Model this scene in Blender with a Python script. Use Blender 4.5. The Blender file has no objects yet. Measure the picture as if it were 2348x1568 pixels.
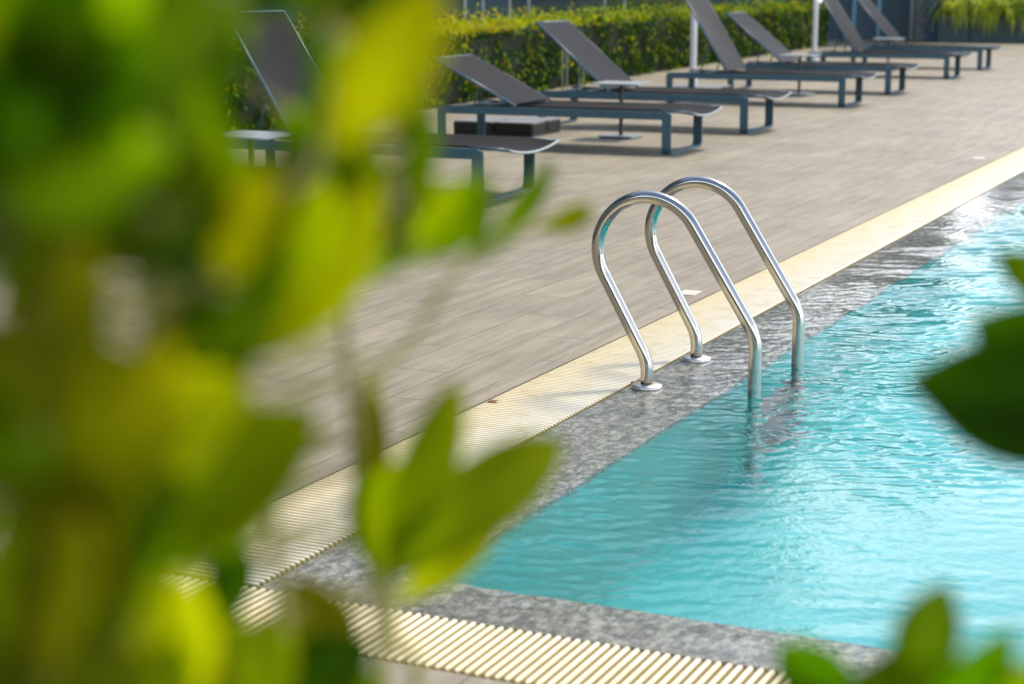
import bpy, math, random
import numpy as np
from mathutils import Vector, Matrix
random.seed(7); rng = np.random.default_rng(7)
sc = bpy.context.scene
COL = sc.collection
R = math.radians

# ------------------------------------------------------------------ camera
CAM_H = 1.38
PITCH, YAW = 11.1656, 24.832           # degrees: down, left of the pool's long direction (+Y)
FPX, CX, CY = 4200.0, 1174.0, 784.0    # the photograph measured on a 2348 x 1568 grid
cd = bpy.data.cameras.new('camera'); cam = bpy.data.objects.new('camera', cd); COL.objects.link(cam)
cam.location = (0, 0, CAM_H); cam.rotation_euler = (R(90 - PITCH), 0, R(YAW))
cd.sensor_width = 36; cd.lens = FPX / 2348 * 36
cd.clip_start = 0.02; cd.clip_end = 2000
cd.dof.use_dof = True; cd.dof.focus_distance = 6.35; cd.dof.aperture_fstop = 3.5
sc.camera = cam

# ------------------------------------------------------------------ sky, sun, exposure
SUN_EL, SUN_AZ = 56.0, 14.0            # azimuth from +Y towards +X
SKY_STRENGTH, SUN_STRENGTH, SUN_ANGLE = 0.13, 2.3, 11.0
EXPOSURE = 0.90
w = bpy.data.worlds.new('World'); sc.world = w; w.use_nodes = True
nt = w.node_tree; bg = nt.nodes['Background']
sky = nt.nodes.new('ShaderNodeTexSky'); sky.sky_type = 'NISHITA'; sky.sun_disc = False
sky.sun_elevation = R(SUN_EL); sky.sun_rotation = R(SUN_AZ); sky.air_density = 1.0; sky.dust_density = 1.2
tc = nt.nodes.new('ShaderNodeTexCoord')
mp = nt.nodes.new('ShaderNodeMapping'); mp.inputs['Scale'].default_value = (1.0, 1.0, 3.2)
nz = nt.nodes.new('ShaderNodeTexNoise'); nz.inputs['Scale'].default_value = 2.6; nz.inputs['Detail'].default_value = 7
nz.inputs['Roughness'].default_value = 0.55
rp = nt.nodes.new('ShaderNodeValToRGB'); rp.color_ramp.elements[0].position = 0.34; rp.color_ramp.elements[1].position = 0.58
mx = nt.nodes.new('ShaderNodeMix'); mx.data_type = 'RGBA'
mx.inputs['B'].default_value = (13.0, 13.2, 13.6, 1)
L = nt.links.new
L(tc.outputs['Generated'], mp.inputs['Vector']); L(mp.outputs['Vector'], nz.inputs['Vector'])
L(nz.outputs['Fac'], rp.inputs['Fac']); sepw = nt.nodes.new('ShaderNodeSeparateXYZ'); L(tc.outputs['Generated'], sepw.inputs[0])
def wramp(a, fa, b_, fb, src):
    q = nt.nodes.new('ShaderNodeMapRange'); q.inputs['From Min'].default_value = a; q.inputs['From Max'].default_value = b_; q.inputs['To Min'].default_value = fa; q.inputs['To Max'].default_value = fb
    q.interpolation_type = 'SMOOTHSTEP'; L(src, q.inputs['Value']); return q.outputs['Result']
cov = wramp(.30, 1.0, .62, .0, sepw.outputs['Z']); low = wramp(.10, .62, .50, .0, sepw.outputs['Z'])
m1 = nt.nodes.new('ShaderNodeMath'); m1.operation = 'MULTIPLY'; L(rp.outputs['Color'], m1.inputs[0]); L(cov, m1.inputs[1])
m2 = nt.nodes.new('ShaderNodeMath'); m2.operation = 'MAXIMUM'; L(m1.outputs[0], m2.inputs[0]); L(low, m2.inputs[1])
L(m2.outputs[0], mx.inputs['Factor'])
L(sky.outputs['Color'], mx.inputs['A']); L(mx.outputs['Result'], bg.inputs['Color'])
bg.inputs['Strength'].default_value = SKY_STRENGTH
sl = bpy.data.lights.new('sun', 'SUN'); so = bpy.data.objects.new('sun', sl); COL.objects.link(so)
sl.energy = SUN_STRENGTH; sl.angle = R(SUN_ANGLE); sl.color = (1.0, 0.88, 0.70)
sv = Vector((math.sin(R(SUN_AZ)) * math.cos(R(SUN_EL)), math.cos(R(SUN_AZ)) * math.cos(R(SUN_EL)), math.sin(R(SUN_EL))))
so.rotation_euler = sv.to_track_quat('Z', 'Y').to_euler(); so.location = (0, 20, 30)
sc.view_settings.view_transform = 'Standard'; sc.view_settings.look = 'None'
sc.view_settings.exposure = EXPOSURE; sc.view_settings.gamma = 1.0
cy = sc.cycles
cy.use_denoising = True; cy.max_bounces = 10; cy.transmission_bounces = 10; cy.glossy_bounces = 5
cy.transparent_max_bounces = 12; cy.sample_clamp_indirect = 6.0; cy.caustics_refractive = True; cy.caustics_reflective = True

# ------------------------------------------------------------------ helpers
_fw = np.array([-math.sin(R(YAW)) * math.cos(R(PITCH)), math.cos(R(YAW)) * math.cos(R(PITCH)), -math.sin(R(PITCH))])
_rt = np.array([math.cos(R(YAW)), math.sin(R(YAW)), 0.0]); _up = np.cross(_rt, _fw)
def at(u, v, depth):
    """the point seen at (u, v) of the photograph at this distance"""
    return Vector(np.array([0, 0, CAM_H]) + (_fw + _rt * (u - CX) / FPX - _up * (v - CY) / FPX) * depth)

class MB:
    def __init__(s): s.v = []; s.f = []; s.m = []; s.c = []
    def add(s, verts, faces, mat=0, col=None):
        n = len(s.v); s.v += [tuple(p) for p in verts]; s.f += [tuple(i + n for i in f) for f in faces]
        s.m += [mat] * len(faces); s.c += list(col) if isinstance(col, list) else [col or (1, 1, 1)] * len(verts)
    def box(s, a, b, mat=0):
        (x0, y0, z0), (x1, y1, z1) = a, b
        s.add([(x0,y0,z0),(x1,y0,z0),(x1,y1,z0),(x0,y1,z0),(x0,y0,z1),(x1,y0,z1),(x1,y1,z1),(x0,y1,z1)],
              [(0,3,2,1),(4,5,6,7),(0,1,5,4),(1,2,6,5),(2,3,7,6),(3,0,4,7)], mat)
    def quad(s, *p, mat=0): s.add(p, [tuple(range(len(p)))], mat)
    def prism(s, pts, axis, a, b, mat=0):
        """polygon pts (2D) extruded along axis ('x','y','z') from a to b"""
        def P(p, t): return {'x': (t, p[0], p[1]), 'y': (p[0], t, p[1]), 'z': (p[0], p[1], t)}[axis]
        n = len(pts); vs = [P(p, a) for p in pts] + [P(p, b) for p in pts]
        s.add(vs, [tuple(range(n))[::-1], tuple(range(n, 2 * n))] + [(i, (i + 1) % n, n + (i + 1) % n, n + i) for i in range(n)], mat)
    def tube(s, path, r, n=10, mat=0, caps=True):
        path = [Vector(p) for p in path]; rr = r if hasattr(r, '__len__') else [r] * len(path)
        up = None; vs = []
        for i, p in enumerate(path):
            d = (path[min(i + 1, len(path) - 1)] - path[max(i - 1, 0)]).normalized()
            if up is None: up = Vector((0, 1, 0)) if abs(d.y) < 0.9 else Vector((1, 0, 0))
            a = (up - d * up.dot(d)).normalized(); b = d.cross(a); up = a
            for k in range(n):
                t = 2 * math.pi * k / n; vs.append(p + (a * math.cos(t) + b * math.sin(t)) * rr[i])
        fs = [(i*n + k, i*n + (k+1) % n, (i+1)*n + (k+1) % n, (i+1)*n + k) for i in range(len(path)-1) for k in range(n)]
        if caps: fs += [tuple(range(n))[::-1], tuple(range((len(path)-1)*n, len(path)*n))]
        s.add(vs, fs, mat)
    def lathe(s, prof, c, n=32, mat=0):
        vs = []; m = len(prof)
        for r, z in prof:
            for k in range(n):
                t = 2 * math.pi * k / n; vs.append((c[0] + r * math.cos(t), c[1] + r * math.sin(t), c[2] + z))
        fs = [(i*n + k, i*n + (k+1) % n, (i+1)*n + (k+1) % n, (i+1)*n + k) for i in range(m-1) for k in range(n)]
        fs += [tuple(range(n))[::-1], tuple(range((m-1)*n, m*n))]
        s.add(vs, fs, mat)
    def build(s, name, mats, parent=None, smooth=False, bevel=0, tint=False):
        me = bpy.data.meshes.new(name); me.from_pydata(s.v, [], s.f)
        for m in (mats if isinstance(mats, (list, tuple)) else [mats]): me.materials.append(m)
        if any(s.m): me.polygons.foreach_set('material_index', s.m)
        if smooth: me.polygons.foreach_set('use_smooth', [True] * len(s.f))
        if tint:
            ca = me.color_attributes.new('tint', 'FLOAT_COLOR', 'POINT')
            a = np.ones((len(s.v), 4), np.float32); a[:, :3] = np.array(s.c, np.float32); ca.data.foreach_set('color', a.ravel())
        me.update()
        o = bpy.data.objects.new(name, me); COL.objects.link(o)
        if parent: o.parent = parent
        if bevel:
            b = o.modifiers.new('bevel', 'BEVEL'); b.width = bevel; b.segments = 2; b.limit_method = 'ANGLE'; b.angle_limit = R(40)
        return o

def tag(o, label=None, cat=None, group=None, kind=None):
    if label: o['label'] = label
    if cat: o['category'] = cat
    if group: o['group'] = group
    if kind: o['kind'] = kind
    return o
def empty(name, loc, label, cat, group=None, rz=0.0):
    o = bpy.data.objects.new(name, None); o.empty_display_size = 0.1; COL.objects.link(o); o.location = loc; o.rotation_euler.z = rz
    return tag(o, label, cat, group)
def copy_tree(o, parent=None):
    c = o.copy(); COL.objects.link(c)
    if parent: c.parent = parent
    for ch in list(o.children): copy_tree(ch, c)
    return c
def arc(cx, cz, r, a0, a1, n=8):
    return [(cx + r * math.cos(R(a0 + (a1 - a0) * i / n)), cz + r * math.sin(R(a0 + (a1 - a0) * i / n))) for i in range(n + 1)]
def fillet(p0, p1, p2, r, n=8):
    p0, p1, p2 = Vector(p0), Vector(p1), Vector(p2)
    a, b = (p0 - p1).normalized(), (p2 - p1).normalized(); ang = a.angle(b); d = r / math.tan(ang / 2)
    c = p1 + (a + b).normalized() * (r / math.sin(ang / 2)); s_, e_ = p1 + a * d - c, p1 + b * d - c
    out = []
    for i in range(n + 1):
        t = i / n; th = s_.angle(e_)
        out.append(tuple(c + (s_ * math.sin((1 - t) * th) + e_ * math.sin(t * th)) / math.sin(th)))
    return out

# ------------------------------------------------------------------ materials
def mat(name, base=(.5,.5,.5), rough=.5, metal=0.0, spec=None, coat=0.0):
    m = bpy.data.materials.new(name); m.use_nodes = True
    p = m.node_tree.nodes['Principled BSDF']; p.inputs['Base Color'].default_value = (*base, 1)
    p.inputs['Roughness'].default_value = rough; p.inputs['Metallic'].default_value = metal
    if spec is not None: p.inputs['Specular IOR Level'].default_value = spec
    p.inputs['Coat Weight'].default_value = coat
    return m
class NT:
    """small node-building helper on one material"""
    def __init__(s, m): s.m = m; s.t = m.node_tree; s.p = s.t.nodes.get('Principled BSDF'); s.l = s.t.links.new
    def n(s, ty, **kw):
        k = s.t.nodes.new(ty)
        for a, b in kw.items(): setattr(k, a, b)
        return k
    def math(s, op, a, b=None, c=None):
        k = s.n('ShaderNodeMath', operation=op)
        for i, x in enumerate((a, b, c)):
            if x is None: continue
            if isinstance(x, (int, float)): k.inputs[i].default_value = x
            else: s.l(x, k.inputs[i])
        return k.outputs[0]
    def coords(s, scale=(1, 1, 1), kind='Object', rot=(0,0,0)):
        c = s.n('ShaderNodeTexCoord'); m = s.n('ShaderNodeMapping'); m.inputs['Scale'].default_value = scale; m.inputs['Rotation'].default_value = rot
        s.l(c.outputs[kind], m.inputs['Vector']); return m.outputs['Vector']
    def noise(s, vec, scale, detail=4, rough=.55, out='Fac'):
        k = s.n('ShaderNodeTexNoise'); k.inputs['Scale'].default_value = scale; k.inputs['Detail'].default_value = detail
        k.inputs['Roughness'].default_value = rough; s.l(vec, k.inputs['Vector']); return k.outputs[out]
    def ramp(s, fac, stops):
        k = s.n('ShaderNodeValToRGB'); e = k.color_ramp.elements
        while len(e) < len(stops): e.new(0.5)
        for x, (pos, c) in zip(e, stops):
            x.position = pos; x.color = (*c, 1) if hasattr(c, '__len__') else (c, c, c, 1)
        s.l(fac, k.inputs['Fac']); return k.outputs['Color']
    def mix(s, fac, a, b, blend='MIX'):
        k = s.n('ShaderNodeMix', data_type='RGBA', blend_type=blend)
        for nm, x in (('Factor', fac), ('A', a), ('B', b)):
            if isinstance(x, (int, float)): k.inputs[nm].default_value = x
            elif isinstance(x, tuple): k.inputs[nm].default_value = (*x, 1)
            else: s.l(x, k.inputs[nm])
        return k.outputs['Result']
    def bump(s, h, strength=.3, dist=.01):
        k = s.n('ShaderNodeBump'); k.inputs['Strength'].default_value = strength; k.inputs['Distance'].default_value = dist
        s.l(h, k.inputs['Height']); s.l(k.outputs['Normal'], s.p.inputs['Normal'])
    def base(s, c): s.l(c, s.p.inputs['Base Color'])
    def rough(s, c): s.l(c, s.p.inputs['Roughness'])

# deck: wood-look boards 0.227 m wide running along the pool
M_deck = mat('wood_look_board', rough=.45)
k = NT(M_deck)
c0 = k.n('ShaderNodeTexCoord'); sx = k.n('ShaderNodeSeparateXYZ'); k.l(c0.outputs['Object'], sx.inputs[0])
row_f = k.math('DIVIDE', k.math('ADD', sx.outputs['X'], 2.68), 0.2265); row = k.math('FLOOR', row_f); fx = k.math('FRACT', row_f)
yy = k.math('ADD', k.math('DIVIDE', k.math('SUBTRACT', sx.outputs['Y'], 5.65 + 0.43), 1.2), k.math('MULTIPLY', row, 0.355)); ty_ = k.math('FLOOR', yy); fy = k.math('FRACT', yy)
ex = k.math('MINIMUM', fx, k.math('SUBTRACT', 1.0, fx)); ey = k.math('MINIMUM', fy, k.math('SUBTRACT', 1.0, fy))
jx = k.math('LESS_THAN', ex, 0.008); jy = k.math('LESS_THAN', ey, 0.0022); joint = k.math('MAXIMUM', jx, jy)
cb = k.n('ShaderNodeCombineXYZ'); k.l(row, cb.inputs[0]); k.l(ty_, cb.inputs[1])
wn = k.n('ShaderNodeTexWhiteNoise', noise_dimensions='2D'); k.l(cb.outputs[0], wn.inputs['Vector'])
va = k.n('ShaderNodeVectorMath', operation='MULTIPLY_ADD'); k.l(wn.outputs['Color'], va.inputs[0]); va.inputs[1].default_value = (7, 7, 7); k.l(c0.outputs['Object'], va.inputs[2])
gm = k.n('ShaderNodeMapping'); gm.inputs['Scale'].default_value = (13, 1.1, 1); k.l(va.outputs[0], gm.inputs['Vector'])
grain = k.noise(gm.outputs['Vector'], 1.6, 8, .62)
gm2 = k.n('ShaderNodeMapping'); gm2.inputs['Scale'].default_value = (60, 3.0, 1); k.l(va.outputs[0], gm2.inputs['Vector'])
fine = k.noise(gm2.outputs['Vector'], 2.5, 5, .6)
blot = k.noise(c0.outputs['Object'], 1.1, 4, .6)
gcol = k.ramp(grain, [(.28, (.150,.132,.108)), (.45, (.205,.186,.156)), (.60, (.262,.245,.212)), (.78, (.215,.190,.152))])
gcol = k.mix(.20, gcol, k.ramp(fine, [(.3, (.08,.072,.062)), (.7, (.32,.305,.28))]))
gcol = k.mix(1.0, gcol, k.ramp(wn.outputs['Value'], [(0, (.92,.915,.92)), (1, (1.07,1.06,1.04))]), 'MULTIPLY')
gcol = k.mix(.70, gcol, k.ramp(blot, [(.3, (.74,.72,.69)), (.7, (1.18,1.18,1.20))]), 'MULTIPLY')
gcol = k.mix(joint, gcol, (.05,.044,.037))
gcol = k.mix(1.0, gcol, (1.08,1.04,.89), 'MULTIPLY'); k.base(gcol)
k.rough(k.ramp(k.noise(gm.outputs['Vector'], 1.2, 4), [(.3, .46), (.7, .62)]))
k.bump(k.math('SUBTRACT', k.math('MULTIPLY', fine, .35), joint), .35, .003)

# granite rim
M_stone = mat('speckled_granite', rough=.32)
k = NT(M_stone); v = k.coords((1, 1, 1)); vs_ = k.coords((1, .55, 1))
n1 = k.noise(vs_, 42, 6, .80); n2 = k.noise(v, 14, 4, .6); n3 = k.noise(v, 2.2, 3); n4 = k.noise(v, 170, 3, .6)
c = k.ramp(n1, [(.38, (.03,.026,.025)), (.455, (.12,.105,.09)), (.53, (.38,.335,.28)), (.59, (.80,.74,.65)), (.70, (.25,.17,.13))])
c = k.mix(.35, c, k.ramp(n4, [(.35, (.10,.09,.09)), (.55, (.40,.37,.34)), (.7, (.68,.65,.61))]))
c = k.mix(.5, c, k.ramp(n2, [(.3, (.62,.6,.58)), (.7, (1.25,1.22,1.18))]), 'MULTIPLY')
c = k.mix(.45, c, k.ramp(n3, [(.35, (.75,.74,.72)), (.65, (1.15,1.13,1.1))]), 'MULTIPLY')
k.base(c); k.bump(n1, .25, .002)

# pool tiles
def pool_mat(name, ca, cb_, tile, stain=.0):
    m = mat(name, rough=.3); k = NT(m); v = k.coords()
    br = k.n('ShaderNodeTexBrick'); br.offset = 0.0; br.inputs['Scale'].default_value = 1; br.inputs['Brick Width'].default_value = tile; br.inputs['Row Height'].default_value = tile
    br.inputs['Mortar Size'].default_value = .004; br.inputs['Color1'].default_value = (*ca, 1); br.inputs['Color2'].default_value = (*cb_, 1); br.inputs['Mortar'].default_value = (*[x * .8 for x in ca], 1)
    k.l(v, br.inputs['Vector'])
    st = k.ramp(k.noise(v, 2.6, 5, .65), [(.48, 0.0), (.66, stain)])
    k.base(k.mix(.5, k.mix(st, br.outputs['Color'], (.13,.17,.10)), k.ramp(k.noise(v, 1.3, 4), [(.3, (.8,.82,.82)), (.7, (1.1,1.1,1.1))]), 'MULTIPLY')); return m
M_floor = pool_mat('turquoise_floor_tile', (.012,.50,.53), (.020,.54,.57), .3)
M_pwall = pool_mat('sea_green_wall_tile', (.035,.50,.46), (.055,.54,.50), .3, .28)

# water
M_water = mat('pool_water', (1,1,1), 0.0); k = NT(M_water); k.p.inputs['Transmission Weight'].default_value = 1; k.p.inputs['IOR'].default_value = 1.333
k.p.inputs['Base Color'].default_value = (.86,.985,.99,1)
wv = k.coords((1, 1, 1), rot=(0, 0, R(24)))
k.bump(k.noise(wv, 45, 3, .5), .22, .006)

def grate_mat(name, axis, lo, hi):
    m = mat(name, (.74,.68,.52), .36); k = NT(m); v = k.coords()
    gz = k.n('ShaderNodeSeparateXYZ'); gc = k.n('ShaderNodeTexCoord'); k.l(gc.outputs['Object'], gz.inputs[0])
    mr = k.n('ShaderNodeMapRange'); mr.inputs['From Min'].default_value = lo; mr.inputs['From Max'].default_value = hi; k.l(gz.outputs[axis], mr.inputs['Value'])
    wet_glare = k.math('MULTIPLY', mr.outputs[0], k.math('ADD', .55, k.noise(v, 6, 4)))            # wet on the pool side; sky glare painted there as a whiter base
    k.rough(k.ramp(wet_glare, [(.1, .42), (.9, .18)]))
    groove_shade = k.ramp(gz.outputs['Z'], [(.0, 1.0), (.0012, 0.0)])                                # shade in the grooves, painted as darker lower bar edges
    gbase = k.mix(groove_shade, k.mix(wet_glare, (.80,.70,.45), (.84,.81,.68)), (.40,.32,.14))
    k.base(k.mix(.6, gbase, k.ramp(k.noise(v, 9, 5, .65), [(.3, (.80,.72,.55)), (.5, (1,1,1)), (.75, (1.02,1.03,1.06))]), 'MULTIPLY'))
    return m
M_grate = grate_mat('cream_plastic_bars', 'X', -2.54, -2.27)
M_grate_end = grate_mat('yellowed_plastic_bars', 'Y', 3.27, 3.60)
M_channel = mat('wet_channel', (.05,.05,.04), .5)
M_steel = mat('brushed_steel', (.70,.67,.61), .17, 1.0); k = NT(M_steel)
v = k.coords((1, 1, 1)); nn = k.noise(v, 60, 4, .6)
k.rough(k.ramp(nn, [(.3, .10), (.7, .18)]))
sz = k.n('ShaderNodeSeparateXYZ'); cc = k.n('ShaderNodeTexCoord'); k.l(cc.outputs['Object'], sz.inputs[0])
rust_z = k.ramp(k.math('ADD', sz.outputs['Z'], k.math('MULTIPLY', nn, .012)), [(.0, 1.0), (.021, 1.0), (.034, 0.0)])
rust = k.math('MULTIPLY', rust_z, k.math('LESS_THAN', sz.outputs['X'], .1))
k.base(k.mix(rust, k.mix(nn, (.43,.42,.395), (.50,.49,.47)), (.16,.075,.03)))
M_flange = mat('polished_steel', (.66,.64,.60), .30, .9)
M_tread = mat('ribbed_tread', (.30,.29,.27), .3, .8)
M_frame = mat('slate_painted_metal', (.048,.108,.148), .38); k = NT(M_frame)
k.base(k.mix(.5, (.048,.108,.148), k.ramp(k.noise(k.coords(), 18, 4), [(.3, (.8,.8,.8)), (.7, (1.2,1.2,1.2))]), 'MULTIPLY'))
M_sling = mat('charcoal_mesh_fabric', (.105,.10,.098), .55); k = NT(M_sling)
v = k.coords(); ck = k.n('ShaderNodeTexChecker'); ck.inputs['Scale'].default_value = 260; k.l(v, ck.inputs['Vector'])
ck.inputs['Color1'].default_value = (.022,.0185,.017,1); ck.inputs['Color2'].default_value = (.011,.0105,.0105,1); k.base(ck.outputs['Color']); k.p.inputs['Specular IOR Level'].default_value = .03; k.p.inputs['Roughness'].default_value = .36
M_endbar = mat('pale_end_bar', (.30,.35,.34), .35)
M_table = mat('grey_laminate', (.30,.345,.37), .35)
M_dark = mat('dark_metal', (.03,.035,.038), .4)
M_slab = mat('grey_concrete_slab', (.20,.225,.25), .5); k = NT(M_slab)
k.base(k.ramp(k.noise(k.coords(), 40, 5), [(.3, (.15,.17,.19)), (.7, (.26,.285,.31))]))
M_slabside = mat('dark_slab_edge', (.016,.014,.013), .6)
M_white = mat('white_paint', (.85,.86,.86), .35)
M_pale = mat('pale_metal', (.34,.38,.35), .4)
M_bluepale = mat('pale_blue_trim', (.22,.42,.56), .35)
M_wall = mat('slate_cladding', (.055,.095,.125), .4); k = NT(M_wall)
k.base(k.ramp(k.noise(k.coords((1, 1, .3)), 1.5, 4), [(.3, (.045,.085,.115)), (.7, (.065,.105,.135))]))
M_blue = mat('deep_blue_paint', (.03,.085,.16), .4)
M_colstone = mat('dark_rough_stone', (.1,.11,.12), .7); k = NT(M_colstone)
k.base(k.ramp(k.noise(k.coords(), 7, 6, .7), [(.35, (.035,.045,.055)), (.5, (.12,.14,.15)), (.68, (.24,.25,.25))]))
def glass(name, c): return mat(name, c, .06, 0, .6)
M_glass = [glass('dark_window_glass_%s' % n, c) for n, c in (('blue', (.032,.062,.082)), ('green', (.030,.045,.034)), ('slate', (.028,.042,.055)))]
M_planter = mat('teal_grey_planter', (.045,.085,.105), .5)
M_soil = mat('planting_soil', (.05,.035,.025), .9)
M_kerb = mat('concrete_kerb', (.35,.34,.32), .7)
M_ground = mat('earth', (.12,.11,.09), .9)
M_marker = mat('cream_marker_tile', (.62,.58,.48), .35)

def leaf_mat(name, trans=.45, rough=.38, gain=1.0):
    m = bpy.data.materials.new(name); m.use_nodes = True; k = NT(m); t = k.t
    a = k.n('ShaderNodeAttribute'); a.attribute_name = 'tint'
    v = k.coords(); nz_ = k.noise(v, 25, 4)
    c = k.mix(.5, a.outputs['Color'], k.ramp(nz_, [(.3, (.75,.78,.7)), (.7, (1.2,1.18,1.2))]), 'MULTIPLY')
    k.base(c); k.p.inputs['Roughness'].default_value = rough; k.p.inputs['Specular IOR Level'].default_value = .06
    tr = k.n('ShaderNodeBsdfTranslucent')
    hs = k.mix(1.0, c, (1.55 * gain, 1.70 * gain, .11 * gain), 'MULTIPLY')
    k.l(hs, tr.inputs['Color'])
    ms = k.n('ShaderNodeMixShader'); ms.inputs[0].default_value = trans
    k.l(k.p.outputs[0], ms.inputs[1]); k.l(tr.outputs[0], ms.inputs[2]); k.l(ms.outputs[0], t.nodes['Material Output'].inputs['Surface'])
    return m
M_leaf = leaf_mat('fresh_leaf', .64, .55, 2.15)
M_hedge = leaf_mat('hedge_leaf', .35, .5)
M_blade = leaf_mat('blade_leaf', .4, .4)
M_bark = mat('young_bark', (.36,.34,.11), .7)
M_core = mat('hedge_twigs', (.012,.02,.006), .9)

# ------------------------------------------------------------------ ground, deck, pool
XD, XG, XS = -2.590, -2.235, -1.92       # deck | grate | granite | water, along X
YD, YG, YS = 3.145, 3.435, 3.675         # the same at the near end, along Y
PX, PY = 5.0, 24.0                       # far sides of the pool
b = MB(); b.box((-300,-300,-3.2), (300,300,-3.0)); tag(b.build('ground', M_ground), 'bare earth below the pool terrace', None, None, 'structure')
b = MB(); NH = 40  # unseen ridge behind the camera, added to darken reflections and cut skylight
hv = []
for i in range(NH + 1):
    a = R(118 + 124 * i / NH); h = 26 * math.sin(math.pi * i / NH) ** .5 * (.85 + .2 * math.sin(3.3 * i) * math.sin(.9 * i))
    for (r_, z) in ((60, -3), (68, h * .55), (80, h), (110, h * .8), (140, -3)): hv.append((math.sin(a) * r_, math.cos(a) * r_, z))
b.add(hv, [(5*i + j, 5*i + j + 1, 5*i + j + 6, 5*i + j + 5) for i in range(NH) for j in range(4)])
tag(b.build('added_dark_ridge', mat('ridge_blocker', (.035,.05,.022), .9), smooth=True), 'dark ridge behind the viewer, unseen, added to darken reflections', None, None, 'structure')
b = MB()
for (x0, x1, y0, y1) in ((-34, XD, -12, 60), (XD, 34, -12, YD), (PX + .6, 34, YD, 60), (XD, PX + .6, PY + .6, 60)):
    b.quad((x0,y0,0), (x1,y0,0), (x1,y1,0), (x0,y1,0))
deck = tag(b.build('deck', M_deck), 'grey-brown wood-look board deck around the pool', None, None, 'structure')
b = MB()   # edge faces and drain channel under the grates
b.quad((XD,YD,-.001), (XD,PY+.6,-.001), (XD,PY+.6,-.16), (XD,YD,-.16)); b.quad((XD,YD,-.001), (XD,YD,-.16), (PX+.6,YD,-.16), (PX+.6,YD,-.001))
b.quad((XD,YD,-.12), (PX+.6,YD,-.12), (PX+.6,YG,-.12), (XD,YG,-.12)); b.quad((XD,YG,-.12), (XG,YG,-.12), (XG,PY+.6,-.12), (XD,PY+.6,-.12))
tag(b.build('drain_channel', M_channel), 'dark overflow channel under the grates', None, None, 'structure')
b = MB()   # granite rim, dipping a little towards the pool
zo, zi = -.0025, -.026
ring = [((XG,YG),(PX+.6,YG),(PX,YS),(XS,YS)), ((PX+.6,YG),(PX+.6,PY+.6),(PX,PY),(PX,YS)), ((PX+.6,PY+.6),(XG,PY+.6),(XS,PY),(PX,PY)), ((XG,PY+.6),(XG,YG),(XS,YS),(XS,PY))]
for (p, q, r_, s_) in ring:
    b.quad((*p,zo), (*q,zo), (*r_,zi), (*s_,zi)); b.quad((*p,zo), (*p,-.2), (*q,-.2), (*q,zo)); b.quad((*s_,zi), (*r_,zi), (*r_,-.07), (*s_,-.07))
tag(b.build('pool_rim', M_stone), 'speckled granite rim around the pool under a film of water', None, None, 'structure')
b = MB()
DEP = -1.2
b.quad((XS,YS,DEP), (PX,YS,DEP), (PX,PY,DEP), (XS,PY,DEP), mat=0)
for (p, q) in (((XS,YS),(XS,PY)), ((PX,YS),(XS,YS)), ((PX,PY),(PX,YS)), ((XS,PY),(PX,PY))):
    b.quad((*p,DEP), (*q,DEP), (*q,-.07), (*p,-.07), mat=1)
tag(b.build('pool_basin', [M_floor, M_pwall]), 'turquoise tiled pool basin', None, None, 'structure')

# water surface: real ripples, fine where the camera can see them
def axis(segs):
    out = [segs[0][0]]
    for a, e, st in segs:
        n = max(1, int(round((e - a) / st))); out += list(np.linspace(a, e, n + 1)[1:])
    return np.array(out)
gx = axis([(XG + .002, -.3, .0105), (-.3, 1.0, .05), (1.0, PX + .598, .2)])
gy = axis([(YG + .002, 7.0, .0105), (7.0, 11.0, .02), (11.0, 15.0, .04), (15.0, PY + .598, .15)])
X, Y = np.meshgrid(gx, gy)
def vnoise(X, Y, s, seed):
    g = np.random.default_rng(seed).random((64, 64)); a = X / s + 40; c_ = Y / s + 40
    i = np.floor(a).astype(int); j = np.floor(c_).astype(int); fx_ = a - i; fy_ = c_ - j; fx_ = fx_*fx_*(3-2*fx_); fy_ = fy_*fy_*(3-2*fy_)
    G = lambda p, q: g[p % 64, q % 64]
    return (G(i,j)*(1-fx_)+G(i+1,j)*fx_)*(1-fy_) + (G(i,j+1)*(1-fx_)+G(i+1,j+1)*fx_)*fy_
Z = np.zeros_like(X); wr = np.random.default_rng(3)
head = R(90 + YAW)
calm = np.clip((vnoise(X, Y, .9, 1) * .6 + vnoise(X, Y, .35, 2) * .4 - .25) * 2.2, .15, 1.3)
near = 1 / (1 + np.exp(-(Y - 4.55 - .85 * np.clip(X + 1.70, 0, 2)) / .28)); near = np.maximum(near, 1 / (1 + np.exp((X + 1.55 - .12 * (Y - 3.7)) / .16))) * .84 + .16
for lam, slope, spread, cnt, md in ((.70, .024, 45, 7, 0), (.30, .034, 16, 10, 1), (.15, .070, 10, 14, 1), (.075, .105, 13, 20, 2), (.045, .115, 36, 20, 2)):
    amp = np.zeros_like(X)
    for i in range(cnt):
        l = lam * wr.uniform(.75, 1.35); th = head + R(wr.normal(0, spread)); kk = 2 * math.pi / l
        wob = .35 * np.sin(2.1 * X + 1.3 * Y + i) + .3 * np.sin(3.7 * Y - 2.2 * X + 2 * i)
        amp += np.sin(kk * (X * math.cos(th) + Y * math.sin(th)) + wr.uniform(0, 6.28) + wob) * (slope / kk * math.sqrt(2 / cnt))
    Z += amp * (near if md == 0 else near * calm if md == 1 else near * np.clip(vnoise(X, Y, .5, 9) * 1.9 - .30, .30, 1.25))
edge = np.minimum(np.clip((X - XG) / .35, 0, 1), np.clip((Y - YG) / .3, 0, 1)); Z *= (.28 + .72 * edge)
ny, nx = X.shape
idx = np.arange(nx * ny).reshape(ny, nx)
F = np.stack([idx[:-1,:-1], idx[:-1,1:], idx[1:,1:], idx[1:,:-1]], -1).reshape(-1, 4)
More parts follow.
